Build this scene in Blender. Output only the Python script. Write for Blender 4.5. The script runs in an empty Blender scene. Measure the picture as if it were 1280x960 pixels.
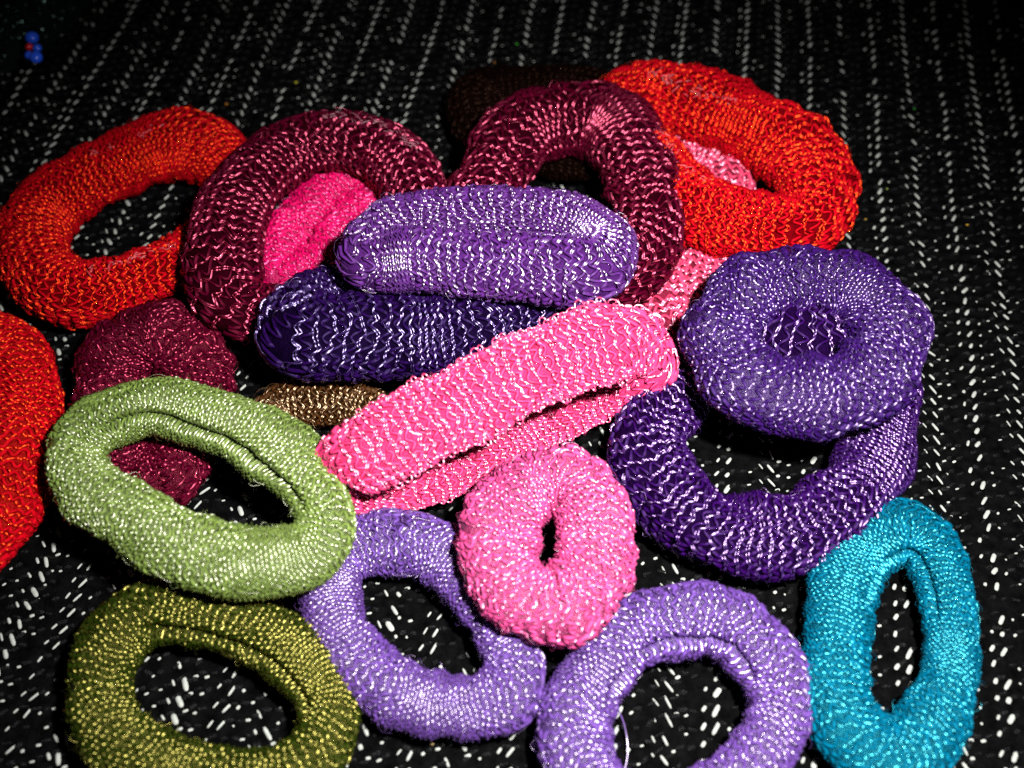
import bpy, math
import numpy as np
from mathutils import Vector

R = math.radians
rng = np.random.default_rng(7)
scene = bpy.context.scene

# ------------------------------------------------------------------ camera
F_PX = 1300.0                      # focal length in photo pixels (1280 wide)
PITCH = R(56.0)
DIST = 0.156                       # metres to the cloth along the optical axis
CAM = np.array([0.0, -DIST * math.cos(PITCH), DIST * math.sin(PITCH)])
FWD = np.array([0.0, math.cos(PITCH), -math.sin(PITCH)])
UP = np.array([0.0, math.sin(PITCH), math.cos(PITCH)])
RIGHT = np.array([1.0, 0.0, 0.0])
cam_data = bpy.data.cameras.new("camera")
cam = bpy.data.objects.new("camera", cam_data)
scene.collection.objects.link(cam)
cam.location = CAM
cam.rotation_euler = (math.pi / 2 - PITCH, 0, 0)
cam_data.sensor_width = 36.0
cam_data.lens = 36.0 * F_PX / 1280.0
cam_data.clip_start = 0.005
cam_data.clip_end = 20.0
cam_data.dof.use_dof = True
cam_data.dof.focus_distance = 0.146
cam_data.dof.aperture_fstop = 17.0
scene.camera = cam

# ------------------------------------------------------------------ light
world = bpy.data.worlds.new("World")
scene.world = world
world.use_nodes = True
world.node_tree.nodes["Background"].inputs[0].default_value = (0.9, 0.95, 1.0, 1)
world.node_tree.nodes["Background"].inputs[1].default_value = 0.012

flash_data = bpy.data.lights.new("camera_flash", 'SPOT')      # the built-in flash: a small reflector beside the lens
flash_data.energy = 4.2
flash_data.color = (1.0, 0.97, 0.94)
flash_data.shadow_soft_size = 0.0045
flash_data.spot_size = R(83)
flash_data.spot_blend = 1.0
flash = bpy.data.objects.new("camera_flash", flash_data)
scene.collection.objects.link(flash)
flash.location = CAM + RIGHT * 0.034 + UP * 0.030 - FWD * 0.002
FLASH_AIM = Vector((0.014, -0.028, 0.0))
flash.rotation_euler = (FLASH_AIM - flash.location).to_track_quat('-Z', 'Y').to_euler()

vs = scene.view_settings
vs.view_transform = 'Standard'
vs.look = 'None'
vs.exposure = 0.3
vs.gamma = 1.0
scene.cycles.use_denoising = False
scene.cycles.max_bounces = 5
scene.cycles.sample_clamp_indirect = 2.0


def at(px, py, z=0.0):
    """point of the place seen at photo pixel (px, py) at height z (metres)"""
    d = FWD + RIGHT * ((px - 640) / F_PX) - UP * ((py - 480) / F_PX)
    t = (z - CAM[2]) / d[2]
    return CAM + d * t


def px_size(p):
    return float(np.dot(np.asarray(p) - CAM, FWD)) / F_PX


# ------------------------------------------------------------------ helpers
def link(o, parent=None):
    scene.collection.objects.link(o)
    if parent is not None:
        o.parent = parent
    return o


def mesh_obj(name, verts, faces, mat, parent=None, origin=(0, 0, 0), smooth=True, uv=None):
    """verts (N,3); faces (M,3|4) int array, or list of such arrays"""
    if not isinstance(faces, list):
        faces = [faces]
    faces = [f for f in faces if len(f)]
    me = bpy.data.meshes.new(name)
    v = (np.asarray(verts, dtype=np.float64) - np.asarray(origin)).astype(np.float32)
    me.vertices.add(len(v))
    me.vertices.foreach_set("co", v.ravel())
    loops = np.concatenate([f.ravel() for f in faces]).astype(np.int32)
    tot = np.concatenate([np.full(len(f), f.shape[1]) for f in faces]).astype(np.int32)
    start = (np.cumsum(tot) - tot).astype(np.int32)
    me.loops.add(len(loops))
    me.loops.foreach_set("vertex_index", loops)
    me.polygons.add(len(tot))
    me.polygons.foreach_set("loop_start", start)
    me.update(calc_edges=True)
    me.polygons.foreach_set("use_smooth", np.full(len(tot), smooth))
    if uv is not None:
        lay = me.uv_layers.new(name="UVMap")
        lay.uv.foreach_set("vector", uv[loops].astype(np.float32).ravel())
    me.materials.append(mat)
    o = bpy.data.objects.new(name, me)
    if parent is None:
        o.location = origin
    return link(o, parent)


def tag(o, label, cat, group=None):
    o["label"] = label
    o["category"] = cat
    if group:
        o["group"] = group
    return o


def smooth_noise(n, scale, seed):
    """periodic 1-d noise with n samples, ~scale waves"""
    r = np.random.default_rng(seed)
    x = np.arange(n) / n * 2 * np.pi
    y = np.zeros(n)
    for k in range(1, scale + 1):
        y += r.normal() * np.cos(k * x + r.uniform(0, 6.28)) / math.sqrt(scale)
    return y


# ------------------------------------------------------------------ materials
def nodes_of(name):
    m = bpy.data.materials.new(name)
    m.use_nodes = True
    nt = m.node_tree
    return m, nt, nt.nodes["Principled BSDF"]


def noise(nt, scale, detail=2.0, rough=0.6, coord='Object'):
    tc = nt.nodes.new("ShaderNodeTexCoord")
    n = nt.nodes.new("ShaderNodeTexNoise")
    n.inputs["Scale"].default_value = scale
    n.inputs["Detail"].default_value = detail
    n.inputs["Roughness"].default_value = rough
    nt.links.new(tc.outputs[coord], n.inputs["Vector"])
    return n


def vary(nt, bsdf, col, fac_node, lo, hi):
    mix = nt.nodes.new("ShaderNodeMix")
    mix.data_type = 'RGBA'
    mix.inputs["A"].default_value = (*[c * lo for c in col], 1)
    mix.inputs["B"].default_value = (*[min(1, c * hi) for c in col], 1)
    ramp = nt.nodes.new("ShaderNodeMapRange")
    ramp.inputs["From Min"].default_value = 0.3
    ramp.inputs["From Max"].default_value = 0.7
    nt.links.new(fac_node.outputs["Fac"], ramp.inputs["Value"])
    nt.links.new(ramp.outputs["Result"], mix.inputs["Factor"])
    nt.links.new(mix.outputs["Result"], bsdf.inputs["Base Color"])


def yarn_material(name, col, tint, rough=0.44, spec=1.0, coat=0.5, ior=2.3):
    """bundles of shiny filament: the gloss runs across the yarn"""
    m, nt, b = nodes_of(name)
    n = noise(nt, 900.0, 2.0)
    vary(nt, b, col, n, 0.7, 1.25)
    b.inputs["Roughness"].default_value = rough
    b.inputs["IOR"].default_value = ior
    b.inputs["Specular IOR Level"].default_value = spec
    b.inputs["Specular Tint"].default_value = (*tint, 1)
    b.inputs["Coat Weight"].default_value = coat
    b.inputs["Coat Roughness"].default_value = 0.34
    b.inputs["Coat Tint"].default_value = (1, 1, 1, 1)
    b.inputs["Anisotropic"].default_value = 0.75
    b.inputs["Anisotropic Rotation"].default_value = 0.25
    tg = nt.nodes.new("ShaderNodeTangent")
    tg.direction_type = 'UV_MAP'
    tg.uv_map = "UVMap"
    nt.links.new(tg.outputs["Tangent"], b.inputs["Tangent"])
    n2 = noise(nt, 4200.0, 1.0)
    bump = nt.nodes.new("ShaderNodeBump")
    bump.inputs["Strength"].default_value = 0.25
    bump.inputs["Distance"].default_value = 0.0001
    nt.links.new(n2.outputs["Fac"], bump.inputs["Height"])
    nt.links.new(bump.outputs["Normal"], b.inputs["Normal"])
    return m


def base_material(name, col, tint, rough=0.6, spec=0.03):
    m, nt, b = nodes_of(name)
    n = noise(nt, 1300.0, 3.0)
    vary(nt, b, col, n, 0.6, 1.2)
    b.inputs["Roughness"].default_value = rough
    b.inputs["Specular IOR Level"].default_value = spec
    b.inputs["Specular Tint"].default_value = (*tint, 1)
    n2 = noise(nt, 2600.0, 3.0, 0.7)
    bump = nt.nodes.new("ShaderNodeBump")
    bump.inputs["Strength"].default_value = 0.9
    bump.inputs["Distance"].default_value = 0.0004
    nt.links.new(n2.outputs["Fac"], bump.inputs["Height"])
    nt.links.new(bump.outputs["Normal"], b.inputs["Normal"])
    return m


def plain_material(name, col, rough=0.5, spec=0.5):
    m, nt, b = nodes_of(name)
    n = noise(nt, 1500.0)
    vary(nt, b, col, n, 0.85, 1.1)
    b.inputs["Roughness"].default_value = rough
    b.inputs["Specular IOR Level"].default_value = spec
    return m


# ------------------------------------------------------------------ the cloth
WEAVE = R(-8.8)                                    # stripes lean to the right of the view
WX = np.array([math.cos(WEAVE), math.sin(WEAVE), 0.0])
WY = np.array([-math.sin(WEAVE), math.cos(WEAVE), 0.0])
PERIOD = 0.01204
X0 = 0.00081
ROW = 0.00222


def cloth_height(x, y):
    return (0.0005 * np.sin(x * 41 + 1.0) * np.cos(y * 33 + 0.4)
            + 0.00025 * np.sin(x * 97 + y * 61))


def build_cloth():
    m, nt, b = nodes_of("black_weave")
    tc = nt.nodes.new("ShaderNodeTexCoord")
    mp = nt.nodes.new("ShaderNodeMapping")
    mp.inputs["Rotation"].default_value = (0, 0, -WEAVE)
    nt.links.new(tc.outputs["Object"], mp.inputs["Vector"])
    heights = []
    for d, sc in (('X', 1 / 0.00165 / 20 * 2 * math.pi / 2), ('Y', 1 / (ROW / 2) / 20 * 2 * math.pi / 2)):
        w = nt.nodes.new("ShaderNodeTexWave")
        w.bands_direction = d
        w.inputs["Scale"].default_value = sc
        w.inputs["Distortion"].default_value = 1.0
        w.inputs["Detail"].default_value = 1.0
        nt.links.new(mp.outputs["Vector"], w.inputs["Vector"])
        heights.append(w)
    n2 = noise(nt, 2400.0, 3.0)
    add = nt.nodes.new("ShaderNodeMath"); add.operation = 'ADD'
    nt.links.new(heights[0].outputs["Fac"], add.inputs[0])
    nt.links.new(heights[1].outputs["Fac"], add.inputs[1])
    add2 = nt.nodes.new("ShaderNodeMath"); add2.operation = 'ADD'
    nt.links.new(add.outputs[0], add2.inputs[0])
    nt.links.new(n2.outputs["Fac"], add2.inputs[1])
    bump = nt.nodes.new("ShaderNodeBump")
    bump.inputs["Strength"].default_value = 0.8
    bump.inputs["Distance"].default_value = 0.0004
    nt.links.new(add2.outputs[0], bump.inputs["Height"])
    nt.links.new(bump.outputs["Normal"], b.inputs["Normal"])
    n3 = noise(nt, 700.0, 3.0)
    vary(nt, b, (0.0016, 0.0016, 0.0017), n3, 0.5, 1.6)
    b.inputs["Roughness"].default_value = 0.6
    b.inputs["Specular IOR Level"].default_value = 0.0
    # sheet
    nx, ny = 120, 120
    xs = np.linspace(-0.32, 0.32, nx)
    ys = np.linspace(-0.22, 0.42, ny)
    X, Y = np.meshgrid(xs, ys)
    V = np.stack([X, Y, cloth_height(X, Y) - 0.0001], -1).reshape(-1, 3)
    i = np.arange(nx * ny).reshape(ny, nx)
    Fc = np.stack([i[:-1, :-1], i[:-1, 1:], i[1:, 1:], i[1:, :-1]], -1).reshape(-1, 4)
    cloth = mesh_obj("cloth", V, Fc, m)
    cloth["kind"] = "structure"

    # floats of white and of black yarn lying on the sheet: low rounded ridges
    def floats(name, cx, cy, ang, ln, wd, ht, mat):
        a = np.array([-1, -0.88, -0.5, 0.5, 0.88, 1.0])
        c = np.linspace(-1, 1, 4)
        A, Cc = np.meshgrid(a, c, indexing='ij')
        prof = np.sqrt(np.clip(1 - np.abs(A) ** 4.5, 0, 1))
        n = len(cx)
        al = A[None] * ln[:, None, None] * 0.5
        ac = Cc[None] * prof[None] * wd[:, None, None] * 0.5
        up = np.sqrt(np.clip(1 - Cc ** 2, 0, 1)) * prof
        hz = up[None] * ht[:, None, None] - 0.00012
        ca, sa = np.cos(ang)[:, None, None], np.sin(ang)[:, None, None]
        lx = cx[:, None, None] + al * sa + ac * ca
        ly = cy[:, None, None] + al * ca - ac * sa
        P = lx[..., None] * WX + ly[..., None] * WY
        P[..., 2] = cloth_height(P[..., 0], P[..., 1]) + hz
        V = P.reshape(-1, 3)
        g = np.arange(24).reshape(6, 4)
        q = np.stack([g[:-1, :-1], g[:-1, 1:], g[1:, 1:], g[1:, :-1]], -1).reshape(-1, 4)
        Fq = (q[None] + (np.arange(n) * 24)[:, None, None]).reshape(-1, 4)
        o = mesh_obj(name, V, Fq, mat, cloth)
        o["kind"] = "stuff"
        return o

    r = np.random.default_rng(3)
    # column offset, length, width, lean (deg, + to the right), row phase, chance to be there
    cols = [(0.000, 1.25, 0.32, -38, 0.00, 0.75, 22), (0.122, 1.95, 0.56, -36, 0.02, 0.97, 28),
            (0.205, 0.82, 0.56, 62, 0.52, 0.62, 16), (0.320, 0.70, 0.48, 66, 0.52, 0.45, 14),
            (0.500, 1.10, 0.58, 26, 0.10, 0.78, 24), (0.622, 1.95, 0.74, 28, 0.06, 0.98, 29),
            (0.755, 0.62, 0.52, 40, 0.15, 0.42, 15), (0.885, 0.72, 0.44, 70, 0.55, 0.45, 14)]
    W = [[], [], [], [], [], []]
    B = [[], [], [], [], [], []]
    for pi in range(-13, 15):
        for (off, ln, wd, deg, ph, prob, ht) in cols:
            rows = np.arange(-44, 100)
            k = len(rows)
            # the yarn density wanders along the stripe
            wander = 0.5 + 0.5 * np.sin(rows * 0.21 + pi * 2.1 + off * 9) * np.sin(rows * 0.083 + pi)
            far = np.clip((rows * ROW + 0.05) / 0.12, 0, 1)
            dense = 1.0 if prob > 0.9 else 1.55 - 1.1 * far
            keep = r.random(k) < prob * (0.72 + 0.38 * wander) * dense
            cx = (pi + off) * PERIOD + X0 + r.normal(0, 0.00007, k) + 0.0002 * np.sin(rows * 0.3 + pi)
            cy = (rows + ph) * ROW + r.normal(0, 0.00010, k)
            s = r.uniform(0.72, 1.12, k)
            # the two twill directions trade thickness across the cloth
            side = 1 / (1 + math.exp(-((pi + off) * PERIOD + X0 - 0.012) / 0.006))
            wide = 1.0
            if deg == -36:
                wide = 1.45 * (1 - side) + 0.85 * side
            elif deg == -38:
                wide = 1.6 * (1 - side) + 0.9 * side
            elif deg in (26, 28):
                wide = 0.62 * (1 - side) + 1.1 * side
            s = np.where(r.random(k) < 0.10, s * 0.55, s)
            vals = (cx, cy, np.radians(deg + r.normal(0, 6, k)), ln * s * (1.0 - 0.22 * far) * 0.92e-3,
                    wd * wide * (1.0 - 0.25 * far) * 0.84e-3 * r.uniform(0.75, 1.12, k), np.full(k, ht * 1e-5))
            for t, v in zip(W, vals):
                t.append(v[keep])
            # black yarn ridges beside the white
            for dx, dy in ((0.06, 0.3),):
                vb = (cx + dx * PERIOD, cy + dy * ROW, np.radians(r.normal(70, 14, k)),
                      r.uniform(0.9, 1.5, k) * 1e-3, r.uniform(0.4, 0.7, k) * 1e-3, r.uniform(0.00028, 0.00052, k))
                kb = r.random(k) < 0.85
                for t, v in zip(B, vb):
                    t.append(v[kb])
    Wc = [np.concatenate(t) for t in W]
    Bc = [np.concatenate(t) for t in B]

    def crop(L):
        P = L[0][:, None] * WX + L[1][:, None] * WY
        ok = (np.abs(P[:, 0]) < 0.125) & (P[:, 1] > -0.07) & (P[:, 1] < 0.125)
        return [t[ok] for t in L]
    Wc, Bc = crop(Wc), crop(Bc)
    wm = plain_material("white_cotton", (0.235, 0.25, 0.23), 0.8, 0.1)
    bm, bt, bb = nodes_of("black_yarn")
    n = noise(bt, 1800.0, 2.0)
    vary(bt, bb, (0.003, 0.003, 0.0032), n, 0.3, 2.0)
    bb.inputs["Roughness"].default_value = 0.34
    bb.inputs["Specular IOR Level"].default_value = 0.07
    bn = noise(bt, 4000.0, 2.0)
    bp = bt.nodes.new("ShaderNodeBump")
    bp.inputs["Strength"].default_value = 1.0
    bp.inputs["Distance"].default_value = 0.0003
    bt.links.new(bn.outputs["Fac"], bp.inputs["Height"])
    bt.links.new(bp.outputs["Normal"], bb.inputs["Normal"])
    floats("white_yarn_floats", *Wc, wm)
    floats("black_yarn_floats", *Bc, bm)
    return cloth


build_cloth()


# ------------------------------------------------------------------ knitted hair bands
class Band:
    M = 480

    def __init__(self, pts, zmm, normal=(0, 0, 1), flat=0.84, lump=0.05, seed=0, grooves=(), open_v=None):
        """pts: (photo x, photo y, tube radius in photo px[, height of the tube centre in mm])"""
        self.seed = seed
        P, rad = [], []
        for p in pts:
            z = (p[3] if len(p) > 3 else zmm) * 1e-3
            q = at(p[0], p[1], z)
            P.append(q)
            rad.append(p[2] * 0.96 * px_size(q))
        P = np.array(P); rad = np.array(rad)
        # periodic Catmull-Rom, then arc-length resampling
        n = len(P)
        dense, dr = [], []
        tt = np.linspace(0, 1, 40, endpoint=False)[:, None]
        D4 = np.concatenate([P, rad[:, None]], 1)
        for i in range(n):
            a, b, c, d = D4[i - 1], D4[i], D4[(i + 1) % n], D4[(i + 2) % n]
            seg = 0.5 * ((2 * b) + (-a + c) * tt + (2 * a - 5 * b + 4 * c - d) * tt ** 2 + (-a + 3 * b - 3 * c + d) * tt ** 3)
            dense.append(seg)
        D = np.concatenate(dense)
        # light smoothing
        for _ in range(10):
            D = 0.5 * D + 0.25 * (np.roll(D, 1, 0) + np.roll(D, -1, 0))
        L = np.linalg.norm(np.roll(D[:, :3], -1, 0) - D[:, :3], axis=1)
        cum = np.concatenate([[0], np.cumsum(L)])
        self.length = cum[-1]
        uu = np.arange(self.M) / self.M * self.length
        Dc = np.concatenate([D, D[:1]])
        S = np.stack([np.interp(uu, cum, Dc[:, k]) for k in range(4)], 1)
        self.P = S[:, :3]
        self.r = S[:, 3]
        T = np.roll(self.P, -1, 0) - np.roll(self.P, 1, 0)
        T /= np.linalg.norm(T, axis=1)[:, None]
        # make the side vector point out of the ring
        N = np.tile(np.array(normal, float) / np.linalg.norm(normal), (self.M, 1))
        Sd = np.cross(T, N)
        Sd /= np.linalg.norm(Sd, axis=1)[:, None]
        cen = self.P.mean(0)
        if np.sum(Sd * (self.P - cen)) < 0:
            Sd = -Sd
        N = N - T * np.sum(N * T, 1)[:, None]
        N /= np.linalg.norm(N, axis=1)[:, None]
        self.S, self.N, self.T = Sd, N, T
        self.flat = flat
        self.lump = lump
        self.grooves = grooves
        r = np.random.default_rng(seed + 100)
        self.lumps = [(r.integers(1, 9), r.integers(0, 4), r.uniform(0, 6.28), r.normal()) for _ in range(10)]
        self.lumps += [(r.integers(8, 26), r.integers(0, 5), r.uniform(0, 6.28), 0.6 * r.normal()) for _ in range(8)]

    def _ip(self, A, u):
        x = (u % 1.0) * self.M
        i = np.floor(x).astype(int) % self.M
        j = (i + 1) % self.M
        f = (x - np.floor(x))
        if A.ndim == 2:
            f = f[..., None]
        return A[i] * (1 - f) + A[j] * f

    def surf(self, u, v, off=0.0):
        """u 0..1 along the ring, v angle round the tube (0 outer side, pi/2 top, pi inner side)"""
        P = self._ip(self.P, u); r = self._ip(self.r, u)
        S = self._ip(self.S, u); N = self._ip(self.N, u)
        k = np.zeros_like(u)
        for a, b, p, w in self.lumps:
            k = k + w * np.cos(2 * np.pi * a * u + b * v + p)
        k = 1 + self.lump * k / 2.2
        for (v0, wv, dep, u0, u1) in self.grooves:
            span = np.clip(np.minimum((u - u0) / 0.04, (u1 - u) / 0.04), 0, 1)
            k = k - dep * span * np.exp(-((v - v0) / wv) ** 2)
        rr = r * k + off
        cv, sv = np.cos(v)[..., None], np.sin(v)[..., None]
        nn = cv * S * self.flat + sv * N
        nn = nn / np.linalg.norm(nn, axis=-1)[..., None]
        pos = P + (r * k)[..., None] * (cv * S + sv * N * self.flat)
        off = np.asarray(off)
        return pos + nn * (off[..., None] if off.ndim else off), nn


def tubes(paths, norms, rad, sides=4):
    """paths (n,m,3) polylines with surface normals -> verts, quads"""
    n, m, _ = paths.shape
    T = np.empty_like(paths)
    T[:, 1:-1] = paths[:, 2:] - paths[:, :-2]
    T[:, 0] = paths[:, 1] - paths[:, 0]
    T[:, -1] = paths[:, -1] - paths[:, -2]
    T /= np.linalg.norm(T, axis=-1)[..., None] + 1e-12
    Bv = np.cross(T, norms)
    Bv /= np.linalg.norm(Bv, axis=-1)[..., None] + 1e-12
    Nv = np.cross(Bv, T)
    rad = np.broadcast_to(np.asarray(rad), (n, m))[..., None]
    V = []
    for s in range(sides):
        a = 2 * np.pi * s / sides
        V.append(paths + rad * (math.cos(a) * Nv + math.sin(a) * Bv))
    V = np.stack(V, 2)                     # n,m,sides,3
    idx = np.arange(n * m * sides).reshape(n, m, sides)
    a = idx[:, :-1]; b = idx[:, 1:]
    Q = np.stack([a, np.roll(a, -1, 2), np.roll(b, -1, 2), b], -1).reshape(-1, 4)
    return V.reshape(-1, 3), Q


def tube_uv(n, m, sides=4):
    a, b, c = np.meshgrid(np.arange(n), np.arange(m), np.arange(sides), indexing='ij')
    return np.stack([b * 0.25 + 0 * a, c / sides + 0.0], -1).reshape(-1, 2)


def make_band(label, pts, z, col, tint, base=None, pitch=1.5, leg=0.95, yarn=0.17, zig=0.15, hump=1.05,
              gathers=(), seed=1, vr=(-0.22, 1.22), rough=0.45, spec=1.0, strands=2, pale=(), fuzz=180,
              under=0.7, ground=None, coat=0.3, loops=(), fine=False, below=0.7, ior=2.3, **kw):
    """pitch, leg, yarn in mm: course spacing along the ring, stitch leg length, yarn radius"""
    if fine:
        pitch, leg, yarn, zig, strands = pitch * 0.88, leg * 0.98, yarn * 1.3, 0.16, 1
        col = tuple(c * 0.68 for c in col)
        hump *= 0.8
        below = 0.9
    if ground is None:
        ground = 0.5 if fine else 0.22  # same dye, darkened in colour to stand for shade in the gaps
    bd = Band(pts, z, seed=seed, **kw)
    r = np.random.default_rng(seed)
    root = bpy.data.objects.new("hair_band", None)
    root.empty_display_size = 0.01
    org = bd.P.mean(0)
    org[2] = max(0.0, (bd.P[:, 2] - bd.r).min())
    root.location = org
    link(root)
    tag(root, label, "hair band", "knitted hair bands heaped on the cloth")
    ym = yarn_material("yarn", col, tint, rough, spec, coat, ior)
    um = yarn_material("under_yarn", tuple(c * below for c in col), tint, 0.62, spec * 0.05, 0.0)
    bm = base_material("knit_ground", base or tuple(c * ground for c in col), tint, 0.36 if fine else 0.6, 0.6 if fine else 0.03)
    yr = yarn * 0.86e-3
    # the tube of knit ground
    nu, nv = 150, 26
    U, Vv = np.meshgrid(np.arange(nu) / nu, np.arange(nv) / nv * 2 * np.pi, indexing='ij')
    pos, _ = bd.surf(U, Vv, (-1.0 if fine else -1.5) * yr)
    i = np.arange(nu * nv).reshape(nu, nv)
    j = np.roll(i, -1, 0)
    Fq = np.stack([i, j, np.roll(j, -1, 1), np.roll(i, -1, 1)], -1).reshape(-1, 4)
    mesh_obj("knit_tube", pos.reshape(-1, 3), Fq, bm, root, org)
    # courses of yarn: spacing wanders and bunches up at the gathers
    g = np.ones(bd.M)
    uu = np.arange(bd.M) / bd.M
    g *= np.exp(0.16 * smooth_noise(bd.M, 9, seed + 5))
    squeeze = np.zeros(bd.M)
    for (u0, w, f) in gathers:
        d = np.abs((uu - u0 + 0.5) % 1.0 - 0.5)
        e = np.exp(-(d / w) ** 4)
        g *= 1 + (f - 1) * e
        squeeze = np.maximum(squeeze, e * min(1.0, (f - 1) / 1.5))
    dens = g / (pitch * 1e-3) * bd.length / bd.M
    cum = np.concatenate([[0], np.cumsum(dens)])
    K = int(round(cum[-1]))
    uk = np.interp(np.arange(K) + 0.5, cum * K / cum[-1], np.arange(bd.M + 1) / bd.M)
    sq = np.interp(uk, uu, squeeze)
    lp = 1.0 / (np.interp(uk, uu, g) * K / cum[-1]) * pitch * 1e-3 / bd.length      # local pitch in u
    rm = float(bd.r.mean())
    v_lo, v_hi = vr[0] * np.pi, vr[1] * np.pi
    J = max(6, int(round(rm * (v_hi - v_lo) / (leg * 1e-3))))
    q = 4
    ph = np.arange(J * q + 1) / q                              # phase, one leg = 1
    jit = r.normal(0, 1, (K, J + 2, 4))
    fr = ph - np.floor(ph)
    j0 = np.floor(ph).astype(int)
    J4 = jit[:, j0] * (1 - fr)[None, :, None] + jit[:, j0 + 1] * fr[None, :, None]
    dv = (v_hi - v_lo) / J
    shift = ((np.arange(K) % 2) * 0.5 + np.cumsum(r.normal(0, 0.12, K)))[:, None]
    V2 = v_lo + (ph[None] + 0.10 * J4[..., 0] + (0.5 if fine else 0.0) * (np.arange(K) % 2)[:, None]) * dv
    wob = 0.5 * np.sin(V2 * r.uniform(1.0, 2.0) + r.uniform(0, 6)) + 0.35 * np.sin(V2 * 4.3 + uk[:, None] * 40) + 0.5 * np.sin(V2 * 2.6 - uk[:, None] * 23)
    alt = np.where(np.arange(K) % 2 == 0, 1.0, 1.0)[:, None]
    amp = zig * (1 - 0.75 * sq)[:, None]
    half = np.sin(np.pi * ph)
    tri = np.cos(np.pi * ph + 0.45 * half)[None] * alt
    U2 = uk[:, None] + lp[:, None] * (amp * tri + (0.16 if fine else 0.13) * J4[..., 1] * (1 - 0.7 * sq)[:, None] + (0.8 if fine else 0.45) * wob)
    hm = np.where(half > 0, np.abs(half) ** 0.7, under * np.abs(half))[None]
    hgt = yr * (-0.75 + hump * 1.9 * hm * (1 + 0.5 * J4[..., 2]) * (1 - 0.55 * sq)[:, None] + 0.9 * sq[:, None])
    allV, allF, allU, base_i = [], [], [], 0
    for s in range(strands):
        o = (s - (strands - 1) / 2) * 1.35 * yr / bd.length
        path, nn = bd.surf(U2 + o * (1 + 0.5 * J4[..., 3]), V2 + 0.15 * dv * s, hgt + yr * 0.25 * J4[..., 3] * (1 if s else -1))
        rr = yr * (0.72 + 0.32 * hm) * (1 - 0.25 * sq)[:, None]
        vv, ff = tubes(path, nn, np.broadcast_to(rr, path.shape[:2]), 3)
        allV.append(vv); allF.append(ff + base_i); base_i += len(vv)
        allU.append(tube_uv(path.shape[0], path.shape[1], 3))
    # the loops of the layer below, lying between the courses
    under_data = None
    if True:
        ub = uk[:, None] + lp[:, None] * (0.5 + 0.30 * np.sin(np.pi * ph)[None] + 0.10 * J4[..., 3] + (0.8 if fine else 0.45) * wob)
        hb = yr * (-1.1 + 0.9 * np.abs(np.cos(np.pi * ph))[None] + 0.30 * J4[..., 1])
        path, nn = bd.surf(ub, V2 + 0.12 * dv * J4[..., 2], hb)
        rb = np.clip(0.30 * lp[:, None] * bd.length, 0.6 * yr, 2.0 * yr)
        vv, ff = tubes(path, nn, np.broadcast_to(rb, path.shape[:2]), 3)
        under_data = (vv, ff, tube_uv(path.shape[0], path.shape[1], 3))
    # loops of yarn standing out along a fold edge
    for (v0, u0, u1, size) in loops:
        nl = int((u1 - u0) * bd.length / (1.15e-3))
        ul = u0 + (u1 - u0) * (np.arange(nl) + r.uniform(0.2, 0.8, nl)) / nl
        vl = v0 + r.normal(0, 0.10, nl)
        hl = size * 1e-3 * r.uniform(0.25, 1.0, nl) ** 1.3
        wl = r.uniform(0.35, 0.6, nl) * 1e-3
        th = np.linspace(-0.15, 1.15, 11) * np.pi
        du = np.cos(th)[None] * wl[:, None] / bd.length
        path, nn = bd.surf(ul[:, None] + du, vl[:, None] + 0.06 * np.sin(th * 2)[None] * np.ones((nl, 1)) + 0 * du,
                           hl[:, None] * np.sin(th)[None] - 0.2 * yr)
        side = np.cross(bd._ip(bd.T, ul)[:, None] * np.ones((1, 11, 1)), nn)
        vv, ff = tubes(path, side, yr * 0.75)
        allV.append(vv); allF.append(ff + base_i); base_i += len(vv)
        allU.append(tube_uv(path.shape[0], path.shape[1]))
    o = mesh_obj("yarn_stitches", np.concatenate(allV), np.concatenate(allF), ym, root, org, uv=np.concatenate(allU))
    o["kind"] = "stuff"
    if under_data:
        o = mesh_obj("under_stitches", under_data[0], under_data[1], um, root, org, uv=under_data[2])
        o["kind"] = "stuff"
    # fine loose fibres
    if fuzz:
        uf = r.random(fuzz); vf = r.uniform(v_lo, v_hi, fuzz)
        t = np.linspace(0, 1, 6)[None]
        ln = r.uniform(0.6, 2.2, fuzz)[:, None] * 1e-3
        hh = r.uniform(0.1, 0.8, fuzz)[:, None] * 1e-3
        a = r.uniform(0, 6.28, fuzz)[:, None]
        path, nn = bd.surf(uf[:, None] + ln * t * np.cos(a) / bd.length,
                           vf[:, None] + ln * t * np.sin(a) / rm, yr * 0.6 + hh * np.sin(np.pi * t * r.uniform(0.6, 1.0, fuzz)[:, None]))
        vv, ff = tubes(path, nn, 0.000018, 3)
        o = mesh_obj("loose_fibres", vv, ff, ym, root, org, uv=tube_uv(path.shape[0], path.shape[1], 3))
        o["kind"] = "stuff"
    # pale elastic thread showing through
    for (v0, u0, u1, n, pc) in pale:
        pm = plain_material("pale_elastic", pc, 0.45, 0.5)
        ul = np.sort(r.uniform(u0, u1, n)); vl = v0 + r.normal(0, 0.09, n)
        t = np.linspace(-1, 1, 6)[None]
        ln = r.uniform(0.2, 0.5, n)[:, None] * 1e-3
        path, nn = bd.surf(ul[:, None] + ln * t / bd.length, vl[:, None] + t * r.normal(0, 0.06, n)[:, None],
                           yr * (0.3 + 0.8 * (1 - t ** 2)) + 0 * ln)
        vv, ff = tubes(path, nn, yr * 0.55, 4)
        o = mesh_obj("elastic_thread", vv, ff, pm, root, org)
        o["kind"] = "stuff"
    bd.root, bd.org, bd.yarn = root, org, ym
    return bd


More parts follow.
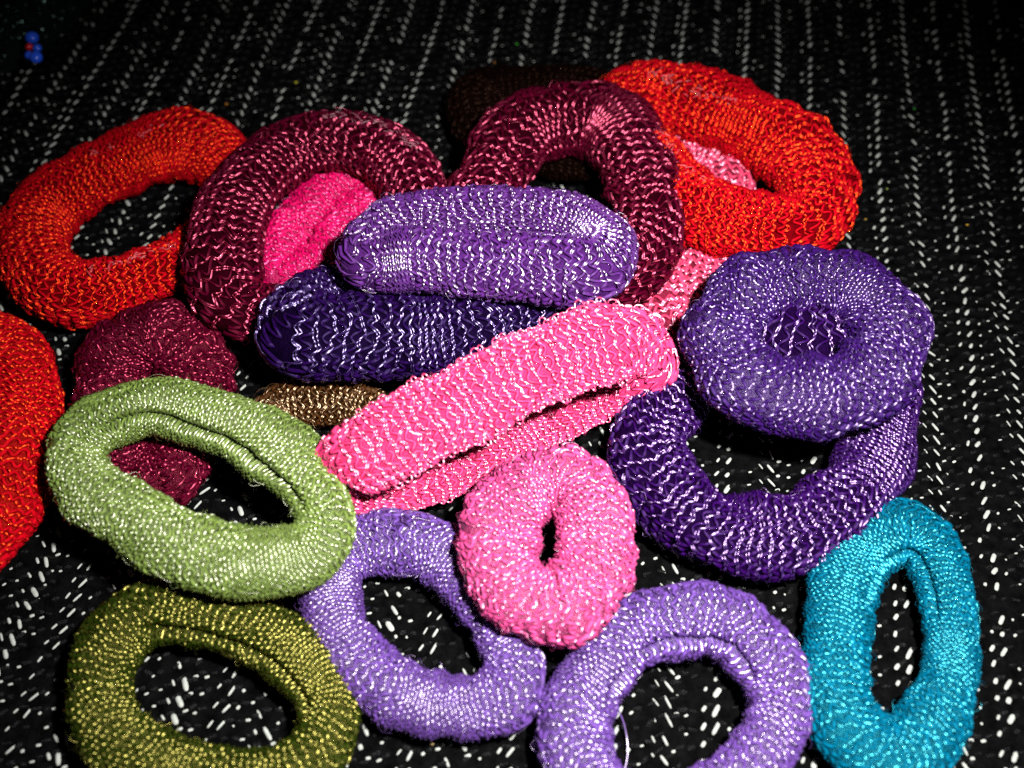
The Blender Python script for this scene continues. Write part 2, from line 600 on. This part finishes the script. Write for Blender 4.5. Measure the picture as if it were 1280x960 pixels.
RED, RED_T = (0.38, 0.0015, 0.008), (1.0, 0.10, 0.012)
MAR, MAR_T = (0.052, 0.0004, 0.009), (1.0, 0.17, 0.30)
PINK, PINK_T = (0.86, 0.085, 0.25), (1.0, 0.75, 0.95)
LAV, LAV_T = (0.11, 0.045, 0.25), (0.95, 0.85, 1.0)
PPALE = (0.34, 0.05, 0.06)

# --- bottom layer
make_band("red band with a narrow slanting hole lying left of the maroon ring",
          [(255, 185, 44), (205, 184, 44), (150, 205, 45), (98, 232, 44), (52, 268, 43), (42, 312, 40), (60, 352, 42),
           (100, 368, 43), (150, 357, 40), (205, 335, 38), (250, 312, 36, 4.5), (285, 272, 34, 4), (290, 222, 40, 4.5)],
          6.0, RED, RED_T, coat=0.0, ior=2.7, pitch=1.32, leg=0.86, gathers=[(0.13, .05, 1.6)], seed=11,
          pale=[(1.7, 0.56, 0.80, 60, PPALE), (1.7, 0.05, 0.2, 14, PPALE)])
make_band("red band cut off by the left edge of the picture",
          [(10, 455, 50), (22, 505, 55), (16, 570, 56), (-8, 640, 52), (-50, 700, 45), (-110, 680, 45), (-150, 600, 50),
           (-150, 500, 50), (-110, 430, 48), (-45, 420, 46)],
          6.6, (0.5, 0.002, 0.010), RED_T, coat=0.0, ior=2.7, pitch=1.2, leg=0.91, zig=0.13, fine=True, seed=12)
make_band("crumpled dark maroon band seen above and through the green ring",
          [(203, 418, 48), (152, 450, 48), (138, 510, 45), (148, 570, 42), (185, 598, 36), (222, 590, 38), (240, 520, 45),
           (245, 458, 45)], 5.2, (0.060, 0.0006, 0.010), (1.0, .13, .24), coat=0.0, pitch=1.25, leg=0.86, yarn=.14,
          gathers=[(0.0, .05, 1.5)], lump=.08, fine=True, seed=13)
make_band("hot pink band inside the hole of the left maroon ring",
          [(350, 345, 26), (354, 312, 32), (382, 270, 33), (424, 232, 31), (460, 220, 27), (462, 248, 31), (432, 290, 33), (398, 328, 31)], 4.6, (0.75, 0.003, 0.12), (1.0, .35, .75), coat=0.0, pitch=1.0, leg=0.76, yarn=.12, fine=True, seed=14, lump=.07)
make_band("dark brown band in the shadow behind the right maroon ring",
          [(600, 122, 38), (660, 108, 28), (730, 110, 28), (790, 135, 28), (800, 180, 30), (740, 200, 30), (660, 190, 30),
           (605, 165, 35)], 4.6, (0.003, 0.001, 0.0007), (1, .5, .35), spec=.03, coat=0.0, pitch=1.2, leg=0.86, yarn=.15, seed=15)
make_band("pink band trapped under the right red ring",
          [(905, 212, 34), (855, 192, 30), (820, 235, 30), (822, 300, 32), (828, 365, 38), (842, 412, 37), (872, 412, 32),
           (876, 355, 34), (905, 275, 30)], 4.2, (0.6, .04, .11), PINK_T, pitch=1.5, leg=0.95, yarn=.2, seed=16)
make_band("brown band peeping out between the green ring and the dark indigo band",
          [(345, 512, 30), (400, 503, 32), (460, 512, 30), (500, 550, 28), (460, 590, 28), (390, 580, 28), (350, 550, 28)],
          4.0, (0.040, .013, .003), (1, .75, .45), pitch=1.0, leg=0.76, yarn=.14, seed=17)
make_band("dark purple ring lying under the round violet band",
          [(810, 555, 50), (830, 613, 52), (880, 656, 52), (945, 671, 52), (1010, 660, 50), (1064, 620, 48), (1098, 565, 45),
           (1106, 500, 42), (1082, 436, 50, 9), (1005, 424, 64, 11), (920, 428, 52, 9), (845, 490, 46)],
          6.4, (0.018, .001, .056), (.78, .5, 1.0), pitch=1.58, leg=0.95, yarn=.17, zig=0.13, gathers=[(.43, .07, 1.9), (.2, .03, 1.5)], seed=18)
make_band("lavender band tucked under the round pink band",
          [(412, 740, 37), (430, 695, 40), (480, 678, 42), (535, 685, 42), (580, 717, 42), (614, 765, 38), (642, 825, 40),
           (635, 865, 42), (580, 884, 42), (520, 875, 42), (460, 840, 42), (425, 795, 40)],
          4.8, LAV, LAV_T, pitch=1.05, leg=0.81, yarn=.13, gathers=[(.97, .08, 1.8), (.3, .04, 1.6), (.69, .06, 2.0)], coat=.9, fine=True, seed=19)
lav = make_band("lavender band at the bottom edge beside the teal band",
          [(717, 920, 46), (735, 860, 46), (780, 800, 45), (850, 775, 48), (915, 785, 46), (960, 830, 45), (975, 890, 40),
           (950, 945, 42), (890, 1000, 45), (810, 1020, 45), (740, 980, 45)],
          5.0, LAV, LAV_T, pitch=1.15, leg=0.86, yarn=.14, gathers=[(.09, .03, 1.9)], coat=.9, fine=True, seed=20,
          grooves=[(2.5, .16, .34, .06, .5)])
make_band("teal band with a pointed oval hole",
          [(1045, 800, 42), (1050, 740, 43), (1075, 690, 42), (1115, 668, 46), (1155, 682, 42), (1180, 730, 36), (1190, 790, 34),
           (1188, 850, 36), (1160, 910, 46), (1115, 945, 50), (1068, 915, 48), (1045, 865, 44)],
          5.0, (0.0003, .10, .18), (.1, .92, 1.0), pitch=.95, leg=0.81, yarn=.12, gathers=[(.1, .12, 1.5), (.55, .05, 1.7)], fine=True, seed=21,
          grooves=[(2.5, .16, .34, .04, .5)])
make_band("olive green band at the bottom left corner",
          [(125, 865, 42), (140, 805, 44), (185, 768, 44), (250, 770, 42), (315, 790, 40), (370, 820, 42), (408, 870, 38),
           (405, 925, 38), (360, 968, 42), (290, 985, 48), (210, 970, 48), (145, 925, 46)],
          5.0, (0.011, .022, .0015), (1.0, .88, .22), coat=0.0, pitch=1.0, leg=0.76, yarn=.15, gathers=[(.45, .06, 1.6)], fine=True, seed=22,
          grooves=[(2.4, .16, .36, .12, .55)])
# --- middle layer
make_band("dark maroon ring around the hot pink band",
          [(278, 335, 50), (286, 275, 52), (318, 222, 48), (370, 186, 44), (430, 178, 40), (485, 195, 42), (518, 235, 40),
           (525, 285, 38), (490, 335, 35, 8), (420, 372, 36, 6), (350, 392, 38, 6.5), (298, 380, 45, 9)],
          11.0, MAR, MAR_T, coat=0.0, ior=2.7, pitch=1.85, leg=1.05, yarn=.18, zig=0.14, seed=31, pale=[(1.3, .33, .50, 60, (.16, .05, .07))])
make_band("dark maroon ring with a black hole leaning on the right red ring",
          [(615, 218, 48), (648, 168, 50), (705, 150, 50), (760, 160, 52), (795, 205, 50), (812, 260, 48), (808, 312, 42),
           (780, 350, 38), (700, 360, 35), (630, 330, 38), (595, 272, 42)],
          11.0, MAR, MAR_T, coat=0.0, ior=2.7, pitch=1.95, leg=1.10, yarn=.18, zig=0.13, gathers=[(.27, .035, 2.4)], seed=32)
make_band("red band with a narrow slit at the top right of the heap",
          [(795, 115, 45), (855, 128, 48), (925, 153, 52), (990, 190, 52), (1020, 240, 50), (1000, 282, 45), (940, 282, 46),
           (880, 265, 50), (830, 225, 45), (795, 170, 45)],
          9.5, (0.40, .0015, .009), RED_T, coat=0.0, ior=2.7, pitch=1.38, leg=0.88, yarn=.18, gathers=[(.22, .05, 1.6)], seed=33,
          pale=[(1.9, .02, .2, 50, PPALE), (1.9, .68, .85, 34, PPALE)])
make_band("dark indigo band under the shiny purple band",
          [(380, 416, 56, 12), (450, 420, 60, 11.5), (530, 420, 58), (610, 410, 50), (680, 395, 40), (720, 380, 35), (700, 350, 30),
           (600, 345, 30), (480, 352, 38), (402, 384, 50)],
          9.5, (0.011, .001, .038), (.65, .52, 1.0), pitch=1.55, leg=0.86, yarn=.18, zig=0.13, seed=34)
make_band("light green ring overlapping the olive band",
          [(95, 568, 37), (130, 525, 40), (190, 508, 40), (255, 521, 40), (318, 548, 46), (375, 592, 44), (407, 645, 36),
           (385, 690, 44), (325, 706, 48), (240, 690, 46), (165, 645, 44), (108, 608, 40)],
          12.0, (0.145, .215, .042), (1.0, 1.0, .8), pitch=1.0, leg=0.81, yarn=.13, gathers=[(.3, .15, 1.6), (.61, .06, 2.0)], coat=.9, fine=True, seed=35,
          grooves=[(2.4, .15, .42, .03, .5)])
make_band("round violet band with its hole showing darker purple knit",
          [(900, 422, 47), (917, 382, 47), (955, 356, 47), (1007, 350, 45), (1061, 359, 47), (1100, 388, 49), (1111, 428, 50),
           (1094, 466, 52), (1051, 490, 55), (1000, 496, 55), (951, 487, 54), (914, 460, 51)],
          16.0, (0.026, .004, .085), (.75, .55, 1.0), pitch=1.2, leg=0.86, yarn=.13, zig=0.13, gathers=[(.4, .03, 1.6)], lump=.06, fine=True, seed=36)
make_band("round pink band with a very small hole",
          [(622, 680, 50), (637, 632, 48), (667, 604, 45), (704, 599, 45), (735, 622, 46), (744, 667, 47), (740, 715, 47),
           (710, 753, 52), (668, 755, 52), (632, 725, 50)],
          10.0, (0.58, .058, .21), PINK_T, pitch=1.05, leg=0.81, yarn=.13, fine=True, seed=37, lump=.06)
# --- top layer
make_band("shiny light purple band pressed flat on top of the heap",
          [(458, 318, 38), (490, 282, 35), (545, 268, 32), (620, 264, 31), (700, 268, 32), (752, 300, 42), (740, 333, 46),
           (680, 335, 48), (600, 330, 47), (520, 325, 45), (470, 328, 40)],
          18.0, (0.075, .014, .14), (1.0, .9, 1.0), ground=.5, pitch=1.4, leg=0.9, yarn=.18, rough=.42, coat=.9, gathers=[(.93, .03, 2.2), (.5, .07, 1.9)], seed=41,
          loops=[(2.3, .55, .9, .5)])
make_band("long pink band folded flat across the middle",
          [(432, 588, 46, 13), (468, 563, 51, 15.5), (530, 528, 52, 17), (620, 485, 52, 18), (710, 445, 52, 18), (768, 428, 52, 18), (797, 436, 46, 15.5),
           (806, 462, 38, 11), (745, 495, 32, 7), (660, 540, 32, 6), (570, 585, 32, 6), (490, 612, 30, 6), (440, 612, 32, 9)],
          17.0, (0.50, .028, .11), PINK_T, ground=.75, below=.95, pitch=1.38, leg=0.81, yarn=.17, zig=0.13, seed=42, vr=(-.5, 1.5),
          normal=(0, -0.45, .9), flat=.40, loops=[(0.1, .05, .46, 1.1), (3.05, .05, .46, 1.1), (0.1, .55, .95, .8), (0.3, .05, .46, .8), (2.85, .05, .46, .8)])

# a loose thread hanging from the bottom lavender band onto the cloth
def thread(name, pix, zs, rad_mm, mat, root, org):
    P = np.array([at(x, y, z * 1e-3) for (x, y), z in zip(pix, zs)])
    t = np.linspace(0, len(P) - 1, 26)
    S = np.stack([np.interp(t, np.arange(len(P)), P[:, k]) for k in range(3)], 1)
    for _ in range(6):
        S[1:-1] = 0.5 * S[1:-1] + 0.25 * (S[2:] + S[:-2])
    vv, ff = tubes(S[None], np.tile([[0.1, 0.2, 1.0]], (1, 26, 1)), rad_mm * 1e-3, 5)
    return mesh_obj(name, vv, ff, mat, root, org, uv=tube_uv(1, 26, 5))


thread("loose_thread", [(772, 886), (779, 900), (784, 922), (785, 945), (780, 965)], [3, 2, 1, .8, .8], 0.09, lav.yarn, lav.root, lav.org)

# ------------------------------------------------------------------ glittery pouch with beads in the far corner
def ball(n=10):
    vs_, fs_ = [], []
    for a in range(n + 1):
        for b in range(2 * n):
            th, ph = math.pi * a / n, math.pi * b / n
            vs_.append((math.sin(th) * math.cos(ph), math.sin(th) * math.sin(ph), math.cos(th)))
    i = np.arange((n + 1) * 2 * n).reshape(n + 1, 2 * n)
    q = np.stack([i[:-1], i[1:], np.roll(i[1:], -1, 1), np.roll(i[:-1], -1, 1)], -1).reshape(-1, 4)
    return np.array(vs_), q


def build_pouch():
    r = np.random.default_rng(77)
    c = at(-66, 14, 0.0)
    root = bpy.data.objects.new("glitter_pouch", None)
    root.empty_display_size = 0.01
    root.location = c
    link(root)
    tag(root, "dark green glittery pouch with blue beads in the top left corner", "pouch")
    m, nt, b = nodes_of("dark_green_lurex")
    n = noise(nt, 900.0, 3.0)
    vary(nt, b, (0.0004, 0.002, 0.0016), n, 0.3, 2.0)
    b.inputs["Roughness"].default_value = 0.6
    b.inputs["Specular IOR Level"].default_value = 0.06
    n2 = noise(nt, 1500.0, 3.0)
    bump = nt.nodes.new("ShaderNodeBump")
    bump.inputs["Strength"].default_value = 1.0
    bump.inputs["Distance"].default_value = 0.0006
    nt.links.new(n2.outputs["Fac"], bump.inputs["Height"])
    nt.links.new(bump.outputs["Normal"], b.inputs["Normal"])

    def skin(a, t):
        """a: bearing, t: 0 crown .. 1 rim"""
        rad = 0.0262 * (1 + 0.05 * np.sin(3 * a + 1) + 0.03 * np.sin(7 * a))
        x = rad * t * np.cos(a)
        y = rad * t * np.sin(a)
        z = 0.0085 * np.sqrt(np.clip(1 - t ** 3, 0, 1)) * (1 + 0.10 * np.sin(9 * a + 2) * t + 0.06 * np.sin(5 * a + 9 * t)) + 0.0003
        return np.stack([x, y, z], -1)
    A, Tt = np.meshgrid(np.arange(96) / 96 * 2 * np.pi, np.linspace(0.001, 1, 24), indexing='ij')
    V = skin(A, Tt)
    i = np.arange(96 * 24).reshape(96, 24)
    j = np.roll(i, -1, 0)
    Fq = np.stack([i[:, :-1], i[:, 1:], j[:, 1:], j[:, :-1]], -1).reshape(-1, 4)
    mesh_obj("fabric_body", V.reshape(-1, 3), Fq, m, root)
    # flakes of glitter
    k = 2600
    a = r.uniform(0, 6.283, k); t = np.sqrt(r.uniform(0, 1, k))
    pc = skin(a, t) + np.array([0, 0, 0.0001])
    e1 = r.normal(0, 1, (k, 3)); e1 /= np.linalg.norm(e1, axis=1)[:, None]
    e2 = np.cross(e1, r.normal(0, 1, (k, 3))); e2 /= np.linalg.norm(e2, axis=1)[:, None]
    s1 = r.uniform(0.08, 0.35, k)[:, None] * 1e-3; s2 = r.uniform(0.04, 0.09, k)[:, None] * 1e-3
    V = np.stack([pc - e1 * s1 - e2 * s2, pc + e1 * s1 - e2 * s2, pc + e1 * s1 + e2 * s2, pc - e1 * s1 + e2 * s2], 1).reshape(-1, 3)
    gm, gt, gb = nodes_of("green_foil")
    gb.inputs["Base Color"].default_value = (0.6, 1.0, 0.9, 1)
    gb.inputs["Metallic"].default_value = 1.0
    gb.inputs["Roughness"].default_value = 0.42
    o = mesh_obj("glitter_flakes", V, np.arange(4 * k).reshape(k, 4), gm, root, smooth=False)
    o["kind"] = "stuff"
    bv, bf = ball()
    blue = plain_material("blue_bead_glass", (0.02, 0.09, 0.75), 0.2, 0.5)
    red = plain_material("red_bead_glass", (0.55, 0.01, 0.02), 0.2, 0.5)
    for (x, y, rp, mt) in ((40, 47, 8.2, blue), (46.5, 60, 5.5, blue), (36.5, 69, 5.5, blue), (45, 71.5, 8.0, blue), (36.5, 58.5, 4.6, red)):
        p = at(x, y, 0.0072)
        rr = rp * px_size(p)
        mesh_obj("bead", bv * rr * np.array([1, 1, .85]) + p - c, bf, mt, root)


build_pouch()

# ------------------------------------------------------------------ specks of lint on the cloth
r = np.random.default_rng(5)
spots = [(370, 103, (.6, .55, .05)), (283, 130, (.5, .18, .03)), (646, 55, (.05, .4, .03)), (1143, 136, (.05, .35, .05)),
         (1082, 274, (.5, .3, .03)), (1209, 281, (.6, .35, .03)), (540, 930, (.35, .25, .1)), (1109, 236, (.3, .4, .1)),
         (618, 78, (.5, .22, .06)), (565, 159, (.8, .8, .8))]
speck_root = bpy.data.objects.new("lint_specks", None)
speck_root["kind"] = "stuff"
speck_root["label"] = "tiny coloured specks of lint scattered on the black cloth"
link(speck_root)
bv, bf = ball(5)
for (x, y, c) in spots:
    p = at(x, y, 0.0005)
    mesh_obj("lint_speck", bv * np.array([.26, .18, .16]) * 1e-3 * r.uniform(.8, 1.3) + p, bf, plain_material("lint", tuple(x * 0.45 for x in c), .7, .1), speck_root)
